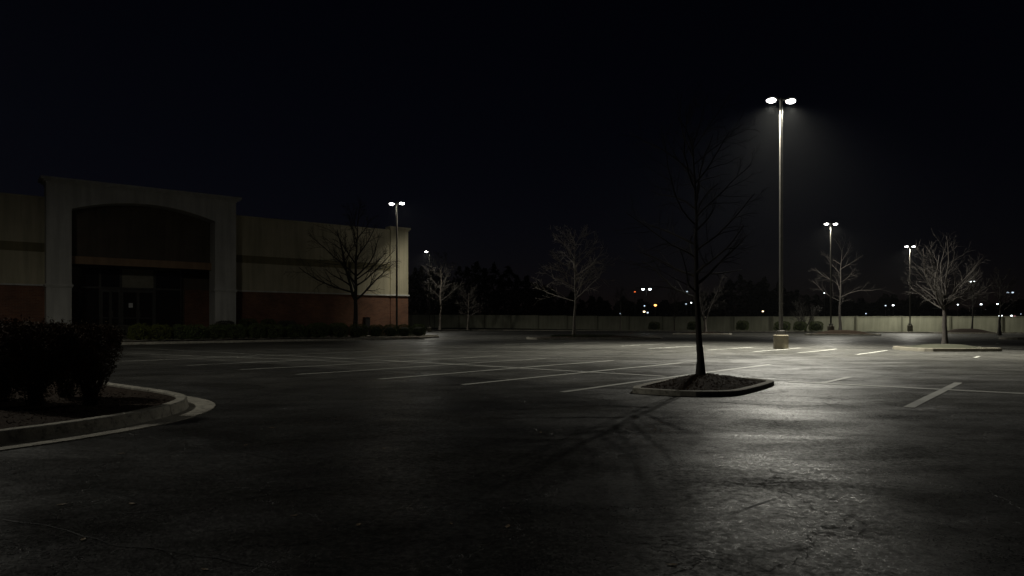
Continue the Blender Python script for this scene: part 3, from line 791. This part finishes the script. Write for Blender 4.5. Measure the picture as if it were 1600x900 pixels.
big_shrub('dark upright shrub at the right end of the foreground island clump', -6.55, 10.75, .42, 1.17, 1, 13000)
big_shrub('dark overgrown shrub, second from the right in the foreground island clump', -7.25, 10.5, .52, 1.2, 2, 17000)
big_shrub('dark overgrown shrub, third from the right in the foreground island clump', -8.05, 10.9, .56, 1.22, 3, 17000)
big_shrub('dark shrub cut by the left edge of the picture in the foreground island', -8.95, 11.2, .6, 1.22, 4, 15000)
big_shrub('dark shrub behind the gap between the two rightmost foreground shrubs', -7.6, 11.8, .5, 1.15, 6, 13000)

# ------------------------------------------------------------------ mulch chips, grass
def chips(name, P, n, seed, size, m, zf, up=0):
    r = random.Random(seed); x0 = min(p.x for p in P); x1 = max(p.x for p in P); y0 = min(p.y for p in P); y1 = max(p.y for p in P)
    def inside(x, y):
        c = False
        for a, b in zip(P, P[1:] + P[:1]):
            if (a.y > y) != (b.y > y) and x < (b.x - a.x) * (y - a.y) / (b.y - a.y) + a.x: c = not c
        return c
    cx = sum(p.x for p in P) / len(P); cy = sum(p.y for p in P) / len(P)
    vs, fs = [], []
    while len(fs) < n * 2:
        x = r.uniform(x0, x1); y = r.uniform(y0, y1)
        if not inside(x, y): continue
        x = cx + (x - cx) * .93; y = cy + (y - cy) * .93
        z = zf(x, y); a = r.uniform(0, PI); L = size * r.uniform(.5, 1.5); w = L * r.uniform(.2, .45)
        d = Vector((math.cos(a), math.sin(a), r.gauss(0, .35))) * L / 2; e = Vector((-math.sin(a), math.cos(a), r.gauss(0, .4))) * w / 2; p = Vector((x, y, z + .008)); o = len(vs)
        vs += [tuple(p - d), tuple(p + e), tuple(p + d), tuple(p - e), tuple(p + Vector((0, 0, L * .15)))]
        fs += [(o, o + 1, o + 4), (o + 1, o + 2, o + 4)]; fs += [(o + 2, o + 3, o + 4), (o + 3, o, o + 4)]
    return struct(raw(name, vs, fs, m), 'stuff')
def inner(P, f):
    c = Vector((sum(p.x for p in P) / len(P), sum(p.y for p in P) / len(P))); return [p.lerp(c, f) for p in P]
beds = [o for o in C.objects if o.name.startswith('planting_bed')]
near0 = [Vector(p) for p in ((-6.6, 6.8), (-5.8, 8.4), (-5.35, 9.9), (-5.3, 11.1), (-5.6, 11.9), (-6.8, 12.8), (-9, 14.4), (-11.5, 14.5), (-11.5, 7), (-8.5, 5.6))]
chips('bark_mulch', near0, 9000, 2, .045, M['chip'], surf(beds[0]))
chips('bark_mulch', inner(I1, .08), 3500, 3, .05, M['chip'], surf(beds[1]))
r = random.Random(77); vs, fs = [], []
for k in range(1800):
    a = r.uniform(0, 2 * PI); q = r.random() ** .5 * 2.3; x = 6.6 + math.cos(a) * q * 1.3; y = 64.0 + math.sin(a) * q
    o = len(vs); h = r.uniform(.08, .22); w = .02; l = r.gauss(0, .05)
    z = surf(beds[2])(x, y) if k % 1 == 0 and False else .25
    vs += [(x - w, y, z - .08), (x + w, y, z - .08), (x + l, y + r.gauss(0, .04), z + h)]; fs.append((o, o + 1, o + 2))
struct(raw('grass_tuft', vs, fs, M['grass']), 'stuff')

# dry leaves on the asphalt
lm = bmesh.new()
ring = [lm.verts.new(p) for p in ((-.05, 0, .004), (-.02, .022, .012), (.02, .018, .006), (.055, 0, .016), (.02, -.02, .005), (-.025, -.018, .014))]
mid_ = lm.verts.new((0, 0, .001))
for k in range(6): lm.faces.new((ring[k], ring[(k + 1) % 6], mid_))
lme = bpy.data.meshes.new('dry_leaf'); lm.to_mesh(lme); lm.free(); lme.materials.append(M['dryleaf'])
for i, (px, py) in enumerate(((130, 843), (95, 788), (206, 787), (384, 695), (480, 660), (190, 708), (560, 819), (705, 817), (793, 821), (320, 890), (460, 805), (1390, 620), (1465, 640), (845, 675), (425, 668), (948, 640), (600, 700), (1050, 880))):
    x, y = gp(px, py); o = bpy.data.objects.new('dry_leaf', lme); C.objects.link(o); o.location = (x, y, lot_h(x, y) + .004); rs_ = random.Random(i)
    o.rotation_euler = (0, 0, rs_.uniform(0, 6)); sc = rs_.uniform(.3, .62) * (1 + y / 16); o.scale = (sc, sc, sc * .45)
    tag(o, 'small curled pale dry leaf lying on the dark asphalt', 'leaf', 'dry leaves scattered on the asphalt')

# ------------------------------------------------------------------ far woods and far lamps
r = random.Random(4); vs, fs = [], []
def clump(x, y, w, h, z0, n, s):
    for k in range(n):
        a = r.uniform(0, 2 * PI); q = r.random() ** .5; z = r.random(); pr = math.sin(min(1, z * 1.15 + .12) * PI) ** .6 if z < .8 else math.sin(min(1, z + .05) * PI) ** .8
        p = Vector((x + math.cos(a) * w * q * pr, y + math.sin(a) * w * q * pr * .6, z0 + z * h)); o = len(vs)
        for _ in range(3): vs.append(tuple(p + Vector((r.gauss(0, s), r.gauss(0, s), r.gauss(0, s)))))
        fs.append((o, o + 1, o + 2))
def skyline(px):
    pts = [(560, 80), (640, 92), (690, 84), (740, 95), (790, 88), (850, 60), (900, 44), (980, 38), (1060, 34), (1120, 60), (1150, 78), (1200, 70), (1250, 50), (1300, 44), (1360, 50), (1420, 52), (1480, 30), (1540, 26), (1600, 46), (1660, 60), (1800, 50)]
    for a, b in zip(pts, pts[1:]):
        if a[0] <= px <= b[0]: return a[1] + (b[1] - a[1]) * (px - a[0]) / (b[0] - a[0])
    return 50
px = 540
while px < 1820:
    d = r.uniform(225, 300); gap = 985 < px < 1095 or 1185 < px < 1210 or 1345 < px < 1600
    h = skyline(px) * d / F * r.uniform(.75, 1.05)
    if gap: h = min(h, skyline(px) * d / F); d = 420
    if gap: h = skyline(px) * d / F * r.uniform(.6, 1)
    clump((px - 800) / F * d, d, h * .42 if not gap else 9, h + 1.4, 0, 900, .5 if not gap else .9); px += r.uniform(9, 17)
struct(raw('far_woods', vs, fs, M['wood']), 'stuff')

def far_lamp(px, py, d, col, label, size=.35, twin=False, glow=None):
    x = (px - 800) / F * d; z = EYE + (HZ - py) / F * d
    t = thing('distant_lamp', label, 'street lamp', (x, d, 0), 0, 'distant street lamps beyond the wall')
    bm = bmesh.new(); cyl(bm, .11, .07, -.06, z - size * .4, 8); link('pole', bm, M['head'], t)
    for s in ((-1, 1) if twin else (0,)):
        bm = bmesh.new(); bmesh.ops.create_uvsphere(bm, u_segments=10, v_segments=6, radius=1)
        for v in bm.verts: v.co = Vector((v.co.x * size * (1.25 if twin else 1) + s * size * 2.6, v.co.y * size, z + v.co.z * size * .7))
        link('lamp_head', bm, col, t, smooth=True)
        if twin: bm = bmesh.new(); box(bm, min(0, s * size * 1.6), max(0, s * size * 1.6), -.05, .05, z - .05, z + .05); link('arm', bm, M['head'], t)
    return t
D2 = 200
far_lamp(1010, 452, 190, E_far, 'small bright twin head lamp beyond the wall, left of the foreground tree', .36, True)
far_lamp(992, 456, 210, E_red, 'tiny red-orange light left of the bright twin head lamp', .26)
far_lamp(1024, 477, 210, E_org, 'orange glowing lamp low beyond the wall, right of the bright twin head lamp', .42)
far_lamp(1007, 478, 210, E_dim, 'tiny cool white light straight below the bright twin head lamp', .24)
far_lamp(1006.5, 487, 205, E_warm, 'warm white light just above the wall below the twin head lamp', .34)
far_lamp(1012, 488.5, 205, E_dim, 'dim light just right of the warm light above the wall', .3)
far_lamp(1073.5, 455.5, 210, E_dim, 'tiny white light high beside the foreground trunk', .25)
far_lamp(1080, 473, 210, E_far, 'cool white light low beside the left of the foreground trunk', .22)
far_lamp(1072, 475, 210, E_dim, 'faint light left of the cool light beside the foreground trunk', .22)
far_lamp(1192, 486.5, 210, E_warm, 'single warm light above the wall left of the tallest lamp post', .26)
far_lamp(1288, 458, 210, E_far, 'tiny white light left of the mound lamp pole', .17)
far_lamp(1395.5, 477, 210, E_far, 'bright cool light above the wall between the slim tree and the wall lamp post', .30)
far_lamp(1383.7, 477.5, 210, E_dim, 'faint light just left of the bright cool light', .24)
far_lamp(1353, 490, 210, E_dim, 'faint light just above the wall right of the slim tree', .2)
far_lamp(1519.5, 440, 200, E_far, 'tall small twin lamp seen right of the round-headed tree', .22, True)
far_lamp(1496.5, 476, 210, E_far, 'small light above a faint flat roof right of the round-headed trunk', .2)
far_lamp(1533, 475.5, 210, E_far, 'bright round light right of the round-headed tree', .28)
far_lamp(1558.5, 475, 210, E_far, 'bright light over the dark tree near the right edge', .25)
far_lamp(1578.5, 457, 195, E_dim, 'tall twin lamp nearest the right edge of the picture', .26, True)
far_lamp(1595, 491, 210, E_dim, 'small light above the wall nearest the right edge', .2)
far_lamp(969, 490, 205, E_dim, 'very faint light above the wall behind the small slim tree', .12)
# low far shop with lit signs behind the right end of the wall
fb = thing('distant_shop', 'low dark building with small lit windows beyond the right end of the wall', 'building', (150, 208, 0))
boxo('wall', (-9, 8, 0, 6, -.06, 4.0), M['dark_wall'], fb); boxo('roof', (-9.5, 8.5, -.5, 6.5, 4.003, 4.3), M['concrete_dark'], fb)
for (x, z, w, h, m) in ((-3.0, 4.0, .55, .3, E_far), (-1.9, 3.2, .35, .8, E_pink), (.2, 4.1, .3, .35, E_far), (1.2, 3.9, .3, .3, E_pink), (2.0, 3.2, 1.4, .5, E_teal)):
    boxo('lit_window', (x - w, x + w, -.08, -.003, z - h - .4, z + h - .4), m, fb)
fb2 = thing('distant_canopy', 'faint pale flat canopy roof beyond the wall right of the round-headed trunk', 'canopy', (133.5, 215, 0))
boxo('roof', (-1.6, 1.6, 0, 2, 6.2, 6.4), M['white'], fb2)
for s in (-1.4, 1.4): boxo('leg', (s - .08, s + .08, .9, 1.1, -.06, 6.19), M['frame'], fb2)

# ------------------------------------------------------------------ thin volume added to stand in for lens bloom round the lamps
bm = bmesh.new(); box(bm, -420, 420, -30, 460, -1.1, 34); hz = link('bloom_haze', bm, None); struct(hz, 'stuff')
mh = bpy.data.materials.new('bloom_haze'); mh.use_nodes = True; nt = mh.node_tree; nt.nodes.clear()
ou = nt.nodes.new('ShaderNodeOutputMaterial'); pv = nt.nodes.new('ShaderNodeVolumePrincipled')
pv.inputs['Density'].default_value = .00009; pv.inputs['Anisotropy'].default_value = .8; pv.inputs['Color'].default_value = (.9, .93, .95, 1)
nt.links.new(pv.outputs[0], ou.inputs['Volume']); hz.data.materials.append(mh)
# ------------------------------------------------------------------ night sky, camera
w = bpy.data.worlds.new('World'); S.world = w; w.use_nodes = True; nt = w.node_tree
bg = nt.nodes['Background']; sky = nt.nodes.new('ShaderNodeTexSky'); sky.sky_type = 'NISHITA'; sky.sun_disc = False
sky.sun_elevation = R(35); sky.sun_rotation = R(140); sky.air_density = 1.2; sky.dust_density = 0; sky.ozone_density = 3
SKY = .00042
nt.links.new(mixc(nt, sky.outputs[0], (1.0, .72, 1.0), 1.0, 'MULTIPLY'), bg.inputs['Color']); bg.inputs['Strength'].default_value = SKY

cd = bpy.data.cameras.new('camera'); cam = bpy.data.objects.new('camera', cd); C.objects.link(cam); S.camera = cam
cam.location = (0, 0, EYE); cam.rotation_euler = (PI / 2, 0, 0); cd.sensor_width = 36; cd.lens = F / 1600 * 36
cd.shift_y = (HZ - 450) / 1600; cd.clip_end = 6000; cd.clip_start = .05
S.view_settings.view_transform = 'Standard'; S.view_settings.look = 'None'; S.view_settings.exposure = 0; S.view_settings.gamma = 1
S.render.engine = 'CYCLES'; S.cycles.use_denoising = True
try: S.cycles.denoiser = 'OPENIMAGEDENOISE'
except Exception: pass
S.cycles.sample_clamp_indirect = 3; S.cycles.max_bounces = 5; S.cycles.caustics_reflective = False; S.cycles.caustics_refractive = False
S.cycles.volume_bounces = 0; S.render.film_transparent = False
